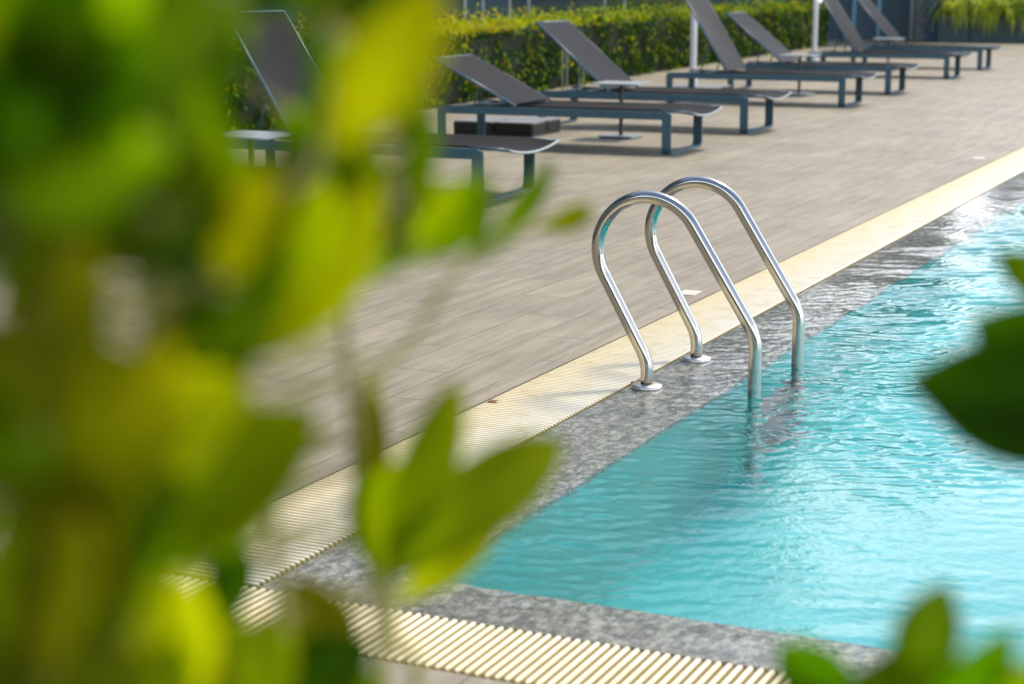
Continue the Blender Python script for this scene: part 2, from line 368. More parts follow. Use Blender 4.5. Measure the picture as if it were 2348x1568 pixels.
me = bpy.data.meshes.new('water'); me.vertices.add(nx * ny); me.vertices.foreach_set('co', np.stack([X, Y, Z], -1).astype(np.float32).ravel())
me.loops.add(F.size); me.loops.foreach_set('vertex_index', F.ravel().astype(np.int32)); me.polygons.add(len(F))
me.polygons.foreach_set('loop_start', np.arange(0, F.size, 4, dtype=np.int32)); me.polygons.foreach_set('use_smooth', np.ones(len(F), bool))
me.update(calc_edges=True); me.materials.append(M_water)
wo = bpy.data.objects.new('water', me); COL.objects.link(wo); tag(wo, 'rippled turquoise pool water', None, None, 'structure')

# ------------------------------------------------------------------ overflow grates
def bars(mb, n, pitch, start, wbar, length0, length1, along):
    prof = [(-.5, -.014), (-.5, -.0045), (-.40, -.0005), (-.16, .0024), (.16, .0024), (.40, -.0005), (.5, -.0045), (.5, -.014)]
    L_ = length1 - length0; st = [(length0, .55, -.0035), (length0 + .004, .9, -.0006), (length0 + .012, 1, 0), (length1 - .012, 1, 0), (length1 - .004, .9, -.0006), (length1, .55, -.0035)]
    for i in range(n):
        c_ = start + i * pitch; vs = []
        for (t, sc_, dz) in st:
            for (a, z) in prof:
                q = c_ + a * wbar * sc_; zz = z + dz + .002
                vs.append((t, q, zz) if along == 'x' else (q, t, zz))
        m = len(prof); fs = [(s_*m + j, s_*m + j + 1, (s_+1)*m + j + 1, (s_+1)*m + j) for s_ in range(len(st)-1) for j in range(m-1)]
        fs += [tuple(range(m)), tuple(range((len(st)-1)*m, len(st)*m))]
        mb.add(vs, fs)
g = MB(); bars(g, int((PY + .5 - YG - .012) / .0225), .0225, YG + .014, .0165, XD + .008, XG - .008, 'x')
for x in (XD + .07, XG - .07): g.box((x-.006, YG + .004, -.035), (x+.006, PY + .5, -.011))
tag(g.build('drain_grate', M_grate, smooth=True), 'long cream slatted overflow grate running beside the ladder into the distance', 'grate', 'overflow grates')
g = MB(); bars(g, int((PX + .5 - XD) / .0225), .0225, XD + .014, .0165, YD + .008, YG - .008, 'y')
for y in (YD + .07, YG - .07): g.box((XD + .004, y-.006, -.035), (PX + .5, y+.006, -.011))
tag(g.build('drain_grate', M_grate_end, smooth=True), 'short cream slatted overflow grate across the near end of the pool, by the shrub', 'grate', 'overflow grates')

# marker tiles let into the deck
for (x, y, lb) in ((-2.69, 7.71, 'small cream marker tile in the deck beside the ladder rails'), (-2.735, 14.7, 'small cream marker tile in the deck, far along the grate')):
    b = MB(); b.box((x-.042, y-.062, -.01), (x+.042, y+.062, .004)); tag(b.build('marker_tile', M_marker, bevel=.001), lb, 'tile', 'cream marker tiles')

# fallen leaves
M_dry = mat('dry_leaf', (.22,.10,.04), .7)
for (x, y, z, sz_, rz, lb) in ((-2.555, 5.36, .006, .035, .4, 'dry brown leaf fallen on the outer edge of the grate'), (-2.232, 5.83, .004, .03, 1.8, 'small orange-brown leaf caught beside the near ladder flange')):
    b = MB(); n_ = 8; vs = []
    for i in range(n_ + 1):
        t = i / n_; ww = math.sin(math.pi * t) ** .8 * .34 * sz_; xx = (t - .5) * sz_ * 1.3; cu = .16 * sz_ * (2 * t - 1) ** 2
        vs += [(xx, -ww, cu + .3 * ww), (xx, 0, cu), (xx, ww, cu + .3 * ww), (xx, 0, cu - .0008)]
    b.add(vs, [(4*i + j, 4*i + (j+1) % 4, 4*i + 4 + (j+1) % 4, 4*i + 4 + j) for i in range(n_) for j in range(4)])
    o = b.build('fallen_leaf', M_dry, smooth=True); o.location = (x, y, z); o.rotation_euler.z = rz; tag(o, lb, 'leaf', 'fallen leaves')

# ------------------------------------------------------------------ ladder
lad = empty('pool_ladder', (-2.173, 6.06, 0), 'stainless steel pool ladder with two looped handrails over the granite rim', 'ladder')
def rail_path():
    d = Vector((.49, -.872)).normalized(); c_ = (-2.175, .475); r_ = .185
    pl = (c_[0] - r_ * .872, c_[1] - r_ * .49)
    t = (pl[0] + 2.173) / .49 * -1; corner = (-2.173, pl[1] - t * .872)
    pts = [(-2.173, .004), (-2.173, .03)] + fillet((-2.173, 0), corner, pl, .16) + arc(*c_, r_, 209.3, 32.4, 40)
    e = (.536, -.844); s_ = (c_[0] + r_ * .844, c_[1] + r_ * .536); tt = (-1.787 - s_[0]) / .536
    cor2 = (-1.787, s_[1] + tt * e[1])
    pts += fillet(s_, cor2, (-1.787, -1), .16) + [(-1.787, -.02), (-1.787, -.5), (-1.787, -1.05)]
    return pts
rp_ = rail_path()
for yy_ in (5.805, 6.322):
    m = MB(); m.tube([(x + 2.173, yy_ - 6.06, z) for x, z in rp_], .0222, 20); m.build('handrail', M_steel, lad, smooth=True)
    m = MB(); m.lathe([(.0, -.006), (.053, -.006), (.0545, .003), (.053, .009), (.046, .0125), (.030, .014), (.0235, .0155)], (0, yy_ - 6.06, 0)); m.build('floor_flange', M_flange, lad, smooth=True)
for z in (-.19, -.45, -.71):
    m = MB(); m.box((.386 - .045, -.232, z - .02), (.386 + .045, .239, z))
    for q in range(6): m.box((.386 - .04 + q * .0145, -.225, z + .0002), (.386 - .034 + q * .0145, .232, z + .004))
    m.build('tread', M_tread, lad, bevel=.003)

# ------------------------------------------------------------------ loungers
def strip(path_yz, x0, x1, th):
    """flat bar of width x0..x1 following a path in the YZ plane, thickness th inwards"""
    m = MB(); P = [Vector(p) for p in path_yz]; vs = []
    for i, p in enumerate(P):
        d = (P[min(i+1, len(P)-1)] - P[max(i-1, 0)]).normalized(); nrm = Vector((-d.y, d.x))
        q = p + nrm * th
        vs += [(x0, p.x, p.y), (x1, p.x, p.y), (x1, q.x, q.y), (x0, q.x, q.y)]
    fs = [(4*i + a, 4*i + (a+1) % 4, 4*i + 4 + (a+1) % 4, 4*i + 4 + a) for i in range(len(P)-1) for a in range(4)]
    fs += [(3,2,1,0), tuple(4*(len(P)-1) + a for a in range(4))]
    m.add(vs, fs); return m
LW, LL, ZT, HX = .83, 2.09, .345, -1.37
def make_lounger(loc, rz, back_deg, label, BL=.98, fabric=None):
    t = empty('sun_lounger', loc, label, 'sun lounger', 'sun loungers in a row along the hedge', rz)
    for y0 in (0, LW - .022):                                     # side rails with rounded shoulders
        m = MB(); pts = [(-LL, .278), (0, .278)] + arc(-.045, ZT - .045, .045, 0, 90, 6) + arc(-LL + .045, ZT - .045, .045, 90, 180, 6)
        m.prism(pts, 'y', y0, y0 + .022); m.build('side_rail', M_frame, t, bevel=.003)
    r_ = .055
    for (x0, x1) in ((-.078, 0), (-LL, -LL + .078)):
        p = [(0, .2775)] + [(r_ + a, r_ + c_) for a, c_ in [(q[0], q[1]) for q in arc(0, 0, r_, 180, 270, 7)]]
        strip(p, x0, x1, .018).build('leg', M_frame, t, bevel=.002)
        p2 = [(LW - y, z) for y, z in p][::-1]
        strip(p2, x0, x1, .018).build('leg', M_frame, t, bevel=.002)
        m = MB(); m.box((x0, r_ + .0005, 0), (x1, LW - r_ - .0005, .018)); m.build('runner', M_frame, t, bevel=.002)
    m = MB()                                                       # seat: sagging sling
    nx_, ny_ = 22, 10; x0, x1 = HX, .165; vs = []
    for s_ in (0, 1):
        for i in range(nx_ + 1):
            for j in range(ny_ + 1):
                x = x0 + (x1 - x0) * i / nx_; q = j / ny_; y = .028 + (LW - .056) * q
                sag = .020 + .022 * max(0, (x + .2) / .36) ** 1.5 if x > -.2 else .020
                vs.append((x, y, ZT + .014 - .016 * max(0, (x + .1) / .265) - sag * math.sin(math.pi * q) ** .8 - .010 * s_))
    A = (nx_ + 1) * (ny_ + 1); I = lambda s_, i, j: s_ * A + i * (ny_ + 1) + j; fs = []
    for i in range(nx_):
        for j in range(ny_):
            fs += [(I(0,i,j), I(0,i+1,j), I(0,i+1,j+1), I(0,i,j+1)), (I(1,i,j), I(1,i,j+1), I(1,i+1,j+1), I(1,i+1,j))]
        for j in (0, ny_): fs.append((I(0,i,j), I(1,i,j), I(1,i+1,j), I(0,i+1,j)))
    for j in range(ny_):
        for i in (0, nx_): fs.append((I(0,i,j), I(0,i,j+1), I(1,i,j+1), I(1,i,j)))
    m.add(vs, fs); m.build('seat', fabric or M_sling, t, smooth=False)
    m = MB(); m.tube([(.172, .022 + (LW - .044) * q / 12, ZT - .004 - .040 * math.sin(math.pi * q / 12) ** .8) for q in range(13)], .0085, 8); m.build('end_bar', M_endbar, t, smooth=True)
    for y in (.030, LW - .030):
        m = MB(); m.tube([(-.1, y, ZT + .004), (.172, y, ZT - .004)], .0095, 8); m.build('sling_tube', M_frame, t, smooth=True)
    a = R(back_deg); ca, sa = math.cos(a), math.sin(a)
    bp = lambda d, y, h=0: (HX - d * ca + h * sa, y, ZT + .006 + d * sa + h * ca)
    m = MB(); vs = []
    n_ = 12
    for h in (.014, .004):
        for i in range(n_ + 1):
            for j in range(7):
                q = j / 6; vs.append(bp(.02 + (BL - .03) * i / n_, .045 + (LW - .09) * q, h - .012 * math.sin(math.pi * q) * math.sin(math.pi * min(1, i / n_ * 1.0))))
    A2 = (n_ + 1) * 7; J = lambda s_, i, j: s_ * A2 + i * 7 + j; fs = []
    for i in range(n_):
        for j in range(6): fs += [(J(0,i,j), J(0,i,j+1), J(0,i+1,j+1), J(0,i+1,j)), (J(1,i,j), J(1,i+1,j), J(1,i+1,j+1), J(1,i,j+1))]
        for j in (0, 6): fs.append((J(0,i,j), J(0,i+1,j), J(1,i+1,j), J(1,i,j)))
    for j in range(6):
        for i in (0, n_): fs.append((J(0,i,j), J(1,i,j), J(1,i,j+1), J(0,i,j+1)))
    m.add(vs, fs); back = m.build('backrest', fabric or M_sling, t)
    m = MB()
    for y in (.034, LW - .034): m.tube([bp(0, y), bp(BL, y)], .0135, 8)
    m.tube([bp(BL, .034), bp(BL, LW - .034)], .0135, 8); m.build('back_frame', M_frame, back, smooth=True)
    d = .40; foot = min(-1.72, HX - d * ca - .06)
    for y in (.10, LW - .10):
        m = MB(); m.tube([bp(d, y, -.012), (foot, y, ZT - .01)], .008, 8); m.build('back_strut', M_frame, t, smooth=True)
    m = MB(); m.tube([(foot, .0225, ZT - .012), (foot, LW - .0225, ZT - .012)], .009, 8); m.build('strut_bar', M_frame, t, smooth=True)
    for x in (-LL + .10, HX - .05):
        m = MB(); m.box((x, .0225, ZT - .05), (x + .05, LW - .0225, ZT - .012)); m.build('cross_bar', M_frame, t, bevel=.003)
    return t
LNG = [(7.85, 45, 'nearest sun lounger, mostly hidden behind the blurred shrub on the left'),
       (10.33, 57, 'sun lounger with a steep back half hidden by the shrub, beside the leftmost table'),
       (13.93, 26.5, 'sun lounger with the lowest back of all, in front of the black slab parasol base'),
       (16.17, 40, 'sun lounger with mid-tilted back, just behind the first full side table'),
       (20.06, 58, 'sun lounger with steep brownish back in front of the nearer white parasol pole'),
       (22.53, 39, 'sun lounger with mid-tilted back seen between the two white parasol poles'),
       (26.55, 56, 'sun lounger with steep back right of the farther white pole'),
       (29.48, 48, 'farthest sun lounger, nearest to the planter')]
for (y, bd, lb) in LNG:
    make_lounger((-5.04 - .030 * (y - 13.9) - (.05 if 10 < y < 11 else 0), y, 0), R(1.0 + random.uniform(-.5, .5)), bd, lb, .85 if bd < 30 else .98)

# ------------------------------------------------------------------ side tables
def rsq(s, r, n=5):
    p = []
    for (sx_, sy_, a) in ((1, 1, 0), (-1, 1, 90), (-1, -1, 180), (1, -1, 270)):
        p += [(sx_ * (s - r) + r * math.cos(R(a + 90 * i / n)), sy_ * (s - r) + r * math.sin(R(a + 90 * i / n))) for i in range(n + 1)]
    return p
def make_table(loc, label):
    t = empty('side_table', loc, label, 'side table', 'side tables between the loungers', R(1.5))
    m = MB(); m.prism(rsq(.225, .05), 'z', .478, .490); m.build('table_top', M_table, t, bevel=.002)
    m = MB(); m.lathe([(.018, .0222), (.018, .46), (.05, .466), (.05, .4775)], (0, 0, 0), 16); m.build('pedestal', M_dark, t, smooth=False)
    m = MB(); m.prism(rsq(.165, .03), 'z', .010, .022); bp_ = m.build('base_plate', M_table, t, bevel=.002)
    m = MB(); m.prism(rsq(.150, .03), 'z', .0, .0098); m.build('foot', M_dark, bp_)
    return t
for (x, y, lb) in ((-5.96, 9.2, 'grey side table behind the shrub leaves, leftmost of the tables'), (-6.02, 15.33, 'square grey side table with a thin black stem beside the lounger with the lowest back'),
                   (-6.32, 22.05, 'square grey side table in front of the nearer parasol pole and the brownish steep lounger'), (-6.86, 28.9, 'farthest square grey side table, below the dark stone column')):
    make_table((x, y, 0), lb)

# ------------------------------------------------------------------ parasol bases and poles
def make_base(loc, label, pole):
    t = empty('parasol_stand', loc, label, 'parasol stand', 'parasol stands behind the loungers', R(1.5))
    m = MB(); m.box((-.39, -.34, 0), (.39, .34, .03)); m.build('base_frame', M_dark, t, bevel=.004)
    for sx_ in (0, 1):
        for sy_ in (0, 1):
            x0, y0 = -.40 + sx_ * .405, -.35 + sy_ * .355
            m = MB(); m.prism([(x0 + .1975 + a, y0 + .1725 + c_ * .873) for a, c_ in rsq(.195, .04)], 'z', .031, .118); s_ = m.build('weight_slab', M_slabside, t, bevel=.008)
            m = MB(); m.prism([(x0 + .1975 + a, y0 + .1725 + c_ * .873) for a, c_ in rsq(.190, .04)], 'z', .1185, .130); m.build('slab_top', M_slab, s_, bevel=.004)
    if pole:
        m = MB(); m.lathe([(.055, .1305), (.055, .20), (.048, .215)], (0, 0, 0), 20); m.build('pole_sleeve', M_white, t, smooth=False)
        m = MB(); m.lathe([(.040, .2155), (.040, 2.55), (.03, 2.58)], (0, 0, 0), 20); m.build('pole', M_white, t, smooth=False)
    return t
make_base((-7.14, 15.33, 0), 'low black slab parasol base without a pole, under the lounger with the lowest back', False)
make_base((-7.40, 21.2, 0), 'white parasol pole in a slab base, nearer of the two white poles', True)
make_base((-7.73, 27.75, 0), 'white parasol pole in a slab base, farther and slimmer of the two white poles', True)

# slim metal stand in front of the hedge
t = empty('metal_rack', (-8.92, 21.1, 0), 'slim pale metal rack with thin legs in front of the hedge, behind a lounger back', 'rack')
for dy, dx in ((-.05, -.10), (.05, .08)):
    m = MB(); hh = .62 if dx < 0 else .52
    m.tube([(dx - .03, dy, 0), (dx - .03, dy, hh - .03), (dx - .02, dy, hh), (dx + .02, dy, hh), (dx + .03, dy, hh - .03), (dx + .03, dy, 0)], .009, 8); m.build('hoop', M_pale, t, smooth=True)
m = MB(); m.tube([(-.10, -.05, .5), (.08, .05, .5)], .007, 8); m.build('tie_bar', M_pale, t)

# ------------------------------------------------------------------ hedge
def hedge_x(y): return -9.30 - .065 * (y - 18.3)
hd = empty('hedge', (hedge_x(21), 21, 0), 'long clipped green hedge with yellow young leaves on top, behind the loungers', 'hedge')
H0, H1, HW, HH = 5.5, 39.6, .85, .875
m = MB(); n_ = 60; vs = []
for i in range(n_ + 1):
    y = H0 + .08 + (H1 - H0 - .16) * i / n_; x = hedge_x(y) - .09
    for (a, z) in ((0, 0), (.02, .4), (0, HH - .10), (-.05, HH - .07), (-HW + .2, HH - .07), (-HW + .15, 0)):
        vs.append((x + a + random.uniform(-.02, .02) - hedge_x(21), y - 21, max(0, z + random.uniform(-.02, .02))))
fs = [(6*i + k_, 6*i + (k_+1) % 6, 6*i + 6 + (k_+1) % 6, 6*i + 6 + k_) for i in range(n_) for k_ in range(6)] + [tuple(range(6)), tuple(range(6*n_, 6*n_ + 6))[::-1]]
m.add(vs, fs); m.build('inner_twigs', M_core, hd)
m = MB()
def small_leaf(mb, p, nrm, size, col, wd=.55):
    nrm = nrm.normalized(); u = nrm.orthogonal().normalized(); u = (Matrix.Rotation(random.uniform(0, 6.28), 3, nrm) @ u); vv = nrm.cross(u)
    a, h = size, size * wd
    mb.add([p - u*a*.5, p - u*a*.1 + vv*h*.5 + nrm*a*.10, p + u*a*.28 + vv*h*.42 + nrm*a*.08, p + u*a*.55, p + u*a*.28 - vv*h*.42 + nrm*a*.08, p - u*a*.1 - vv*h*.5 + nrm*a*.10],
           [(0, 3, 2, 1), (0, 5, 4, 3)], 0, col)
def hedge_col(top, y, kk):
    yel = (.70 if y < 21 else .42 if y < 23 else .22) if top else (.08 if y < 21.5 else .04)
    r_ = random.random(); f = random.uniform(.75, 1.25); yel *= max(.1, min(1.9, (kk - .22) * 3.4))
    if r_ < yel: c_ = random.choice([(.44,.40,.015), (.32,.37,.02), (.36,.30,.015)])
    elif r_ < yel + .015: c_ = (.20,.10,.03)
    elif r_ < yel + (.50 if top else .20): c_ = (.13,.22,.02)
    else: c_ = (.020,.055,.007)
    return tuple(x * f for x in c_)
bx = hedge_x(21)
def hn(y, z, s_, seed):
    return float(vnoise(np.array([[y]]), np.array([[z]]), s_, seed)[0, 0])
NSEED = [np.random.default_rng(q).random((64, 64)) for q in (21, 22)]
def hn(y, z, s_, q):
    a, c_ = y / s_ + 3, z / s_ + 3; i, j = int(a), int(c_); fa, fc = a - i, c_ - j; fa = fa*fa*(3-2*fa); fc = fc*fc*(3-2*fc); g_ = NSEED[q]
    return (g_[i%64, j%64]*(1-fa) + g_[(i+1)%64, j%64]*fa)*(1-fc) + (g_[i%64, (j+1)%64]*(1-fa) + g_[(i+1)%64, (j+1)%64]*fa)*fc
for i in range(42000):
    y = H0 + (H1 - H0) * random.random() ** 1.15; u_ = random.random(); lump = .03 * math.sin(3.1 * y) + .02 * math.sin(7.7 * y + 1)
    if u_ < .55:
        z = random.uniform(.0, HH); p = Vector((hedge_x(y) - abs(random.gauss(0, .045)) + lump * .6, y, z)); nr = Vector((1, random.gauss(0, .7), random.gauss(.25, .7))); top = z > HH - .10
    elif u_ < .95:
        z = HH + random.gauss(-.03, .03) + lump * .7 + (random.random() ** 9) * .16; p = Vector((hedge_x(y) - random.random() * HW, y, z)); nr = Vector((random.gauss(.2, .6), random.gauss(0, .6), 1)); top = True
    else:
        p = Vector((hedge_x(H0) - random.random() * HW, H0 + abs(random.gauss(0, .04)), random.uniform(0, HH))); nr = Vector((random.gauss(0, .6), -1, random.gauss(.3, .6))); top = False
    k1, k2 = hn(y, p.z + .5 * (p.x + 9), .20, 0), hn(y, p.z, .75, 1)
    if k1 < .41 and not (top and random.random() < .6) and random.random() < .8: continue
    p.x += (k1 - .5) * .07 - bx; p.y -= 21
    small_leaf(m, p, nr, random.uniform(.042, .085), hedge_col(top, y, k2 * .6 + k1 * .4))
fo = m.build('leaves', M_hedge, hd, tint=True)

# red leaved plant by the end of the hedge
t = empty('potted_plant', (-10.75, 40.9, 0), 'small red-leaved plant in a dark pot past the end of the hedge', 'plant')
m = MB(); m.lathe([(.10, 0), (.15, .22), (.16, .25), (.14, .25), (.13, .2)], (0, 0, 0), 16); m.build('pot', M_planter, t)
m = MB()
for i in range(90):
    a = random.uniform(0, 6.28); q = random.random(); small_leaf(m, Vector((.16 * q * math.cos(a), .16 * q * math.sin(a), .27 + .28 * random.random() * (1 - q * .5))), Vector((random.gauss(.4, .7), random.gauss(-.4, .7), .6)), .09, random.choice([(.35,.03,.03), (.3,.05,.02), (.08,.15,.02)]))
m.build('foliage', M_blade, t, tint=True); t.scale = (.6, .6, .75)

# ------------------------------------------------------------------ building behind the hedge, end wall, planters
FX = -12.0
bd_ = empty('building', (FX, 20, 0), 'long dark building with tinted glass panels and pale mullions behind the hedge', 'building')
m = MB(); m.box((-9, -32, 0), (-.12, 23.4, 12.5)); m.build('body', M_wall, bd_)
ml = [22.22, 22.9, 24.36, 24.97, 25.92, 26.63, 29.82, 30.75]
ys = [-11.9, -8, -4, 0, 4, 7, 9.5, 10.6, 13.5, 14.6, 17.2, 18.3] + ml + [34.0, 35.2, 39.0, 43.3]
tint_i = [0, 2, 0, 1, 0, 2, 1, 0, 2, 1, 2, 0, 1, 2, 0, 0, 2, 2, 1, 1, 0, 0, 0, 0]
for zi0, (z0, z1) in enumerate(((.02, 3.4), (3.6, 6.9), (7.1, 10.4))):
    for i in range(len(ys) - 1):
        y0, y1 = ys[i] - 20, ys[i+1] - 20
        f = MB(); f.box((-.119, y0 + .02, z0), (-.05, y1 - .02, z1)); wdw = f.build('window', M_glass[tint_i[i % len(tint_i)]], bd_)
        if zi0 == 0 or i % 2 == 0:
            f = MB(); f.box((-.0495, y0 - .016, z0), (-.02, y0 + .016, z1)); f.build('mullion', M_pale, wdw)
ew = empty('end_wall', (-9.3, 43.4, 0), 'slate blue end wall with thin pale vertical trims, behind the farthest lounger', 'wall')
m = MB(); m.box((-2.65, 0, 0), (0.7, .25, 8.6)); m.box((.7, .0, 0), (30, .25, 1.9)); m.build('wall_panel', M_wall, ew)
m = MB(); m.box((.7, 4.0, 0), (30, 4.25, 5.6)); m.build('added_rear_screen', M_wall, ew)  # hidden wall set farther back, added to darken the far water's reflections
for (x, mm, ww) in ((-1.85, M_bluepale, .06), (-1.25, M_bluepale, .07), (-.47, M_pale, .09)):
    m = MB(); m.box((x - ww / 2, -.05, 0), (x + ww / 2, -.0005, 2.98)); m.build('trim', mm, ew)
t = empty('stone_column', (-9.42, 42.9, 0), 'dark rough stone column beside the deep blue pillar at the end wall', 'column')
m = MB(); m.box((-.13, -.15, 0), (.13, .15, 2.9)); m.build('shaft', M_colstone, t, bevel=.01)
m = MB(); m.box((-.15, -.17, 2.9005), (.15, .17, 3.0)); m.build('cap', M_pale, t, bevel=.01)
t = empty('blue_pillar', (-9.12, 42.75, 0), 'deep blue painted pillar between the stone column and the planter', 'pillar')
m = MB(); m.box((-.15, -.15, 0), (.15, .15, 2.9)); m.build('shaft', M_blue, t, bevel=.01)
m = MB(); m.box((-.17, -.17, 2.9005), (.17, .17, 2.98)); m.build('cap', M_blue, t, bevel=.01)
for (x0, x1, y0, lb) in ((-8.93, -8.25, 42.30, 'short teal grey planter box beside the blue pillar'), (-8.24, -3.2, 42.48, 'long teal grey planter box at the end of the deck')):
    t = empty('planter_box', ((x0 + x1) / 2, y0 + .35, 0), lb, 'planter', 'planter boxes at the end wall')
    hx = (x1 - x0) / 2; m = MB(); m.box((-hx, -.35, 0), (hx, -.31, .60)); m.box((-hx, .31, 0), (hx, .35, .60)); m.box((-hx, -.309, 0), (-hx + .04, .309, .60)); m.box((hx - .04, -.309, 0), (hx, .309, .60)); m.build('box', M_planter, t, bevel=.004)
    m = MB(); m.box((-hx + .041, -.308, .3), (hx - .041, .308, .55)); m.build('soil', M_soil, t)
def blades(loc, n, label, length):
    t = empty('spiky_plant', loc, label, 'plant', 'spiky arching plants in the planters')
    m = MB()
    for i in range(n):
        a = random.uniform(0, 6.28); el = R(random.uniform(25, 88)); l = length * random.uniform(.7, 1.15); wdt = random.uniform(.028, .05)
        d = Vector((math.cos(a), math.sin(a), 0)); s_ = Vector((-math.sin(a), math.cos(a), 0)); p = Vector((0, 0, 0)) + d * .04; e = el; vs = []; N = 7
        for q in range(N + 1):
            ww = wdt * (1 - (q / N) ** 2.2) * .5 + .002; lift = .25 * ww
            vs += [p - s_ * ww + Vector((0, 0, lift)), p, p + s_ * ww + Vector((0, 0, lift))]
            p = p + (d * math.cos(e) + Vector((0, 0, math.sin(e)))) * (l / N); e -= R(random.uniform(18, 30))
        fs = []
        for q in range(N): fs += [(3*q, 3*q+1, 3*q+4, 3*q+3), (3*q+1, 3*q+2, 3*q+5, 3*q+4)]
        c_ = random.choice([(.42,.46,.04), (.28,.38,.04), (.14,.24,.03), (.52,.50,.07)])
        m.add(vs, fs, 0, c_)
    m.build('blades', M_blade, t, tint=True)
    m = MB(); m.lathe([(.03, -.06), (.055, .0), (.045, .08)], (0, 0, 0), 10); m.build('crown_base', M_bark, t)
xs_ = [-8.62, -8.0, -7.45, -6.9, -6.3, -5.7]
names = ['leftmost spiky plant hanging over the short planter box', 'second spiky plant from the left, at the start of the long planter', 'third spiky plant from the left in the long planter',
         'spiky plant at the right frame edge in the long planter', 'spiky plant just past the right frame edge', 'farthest right spiky plant in the long planter']
for i in range(4):
    blades((xs_[i], 42.55 + (.1 if i else 0), .62), 110, names[i], 1.05)

# ------------------------------------------------------------------ foreground shrubs
b = MB(); b.box((-3.4, -1.6, 0.002), (2.2, 1.75, .10)); tag(b.build('planting_bed', M_soil), 'soil bed with the foreground shrubs', None, None, 'structure')
b = MB()
b.box((-3.52, 1.751, .002), (2.32, 1.87, .14)); b.box((-3.52, -1.6, .002), (-3.401, 1.75, .14)); b.box((2.201, -1.6, .002), (2.32, 1.75, .14))
tag(b.build('bed_kerb', M_kerb, bevel=.006), 'concrete kerb around the soil bed', None, None, 'structure')

TONE = [(.022,.055,.001), (.060,.098,.001), (.155,.168,.002), (.090,.086,.002), (.098,.125,.001), (.115,.116,.003), (.009,.026,.002)]
def big_leaf(mb, base, tip, width, roll, tone, point=.72, curl=.12, fold=.22):
    ax = tip - base; l = ax.length; d = ax / l
    tocam = (Vector((0, 0, CAM_H)) - (base + tip) / 2).normalized()
    nrm = (tocam - d * tocam.dot(d)).normalized(); nrm = Matrix.Rotation(R(roll), 3, d) @ nrm; s_ = d.cross(nrm)
    N, K = 12, 3; vs = []; f = random.uniform(.65, 1.45); col = []; bc = [x * f for x in TONE[tone]]; blem = random.uniform(0, 6)
    for i in range(N + 1):
        t = i / N
        ww = width * .5 * (max(0.0, math.sin(math.pi * min(1, t ** 1.25))) ** point) * (1 if t < 1 else 0) + .0012
        c_ = base + d * (l * t) + nrm * (curl * l * (math.sin(math.pi * t) * .5 - t * t * .35))
        for j in range(-K, K + 1):
            q = j / K; g_ = (1.35 if j == 0 else .95 + .12 * abs(q)) * (.88 + .16 * math.sin(5 * t + 2.2 * q + blem)); yl = max(0, t - .75) * .8 + max(0, abs(q) - .7) * .3
            col.append((bc[0] * g_ * (1 + yl), bc[1] * g_ * (1 + yl * .4), bc[2] * g_))
            vs.append(c_ + s_ * (ww * q) + nrm * (abs(q) * ww * fold + .015 * l * math.sin(9 * t + 2 * j) * abs(q)))
    W = 2 * K + 1; fs = [(i*W + j, i*W + j + 1, (i+1)*W + j + 1, (i+1)*W + j) for i in range(N) for j in range(W - 1)]
    mb.add(vs, fs, 0, col)
def leaf_px(mb, sm, nodes, u0, v0, d0, u1, v1, d1, wpx, roll, tone, point=.72):
    a, c_ = at(u0, v0, d0), at(u1, v1, d1); dm = (d0 + d1) / 2
    big_leaf(mb, a, c_, wpx * dm / FPX, roll, tone, point)
    if nodes:
        q = min(nodes, key=lambda n_: (n_ - a).length); dd = (c_ - a).normalized()
        if (q - a).length < .28:
            mm = (q + a) * .5 - dd * (q - a).length * .15; sm.tube([q, mm, a - dd * .004, a + dd * (c_ - a).length * .25], [.0013, .0012, .0011, .0006], 6)
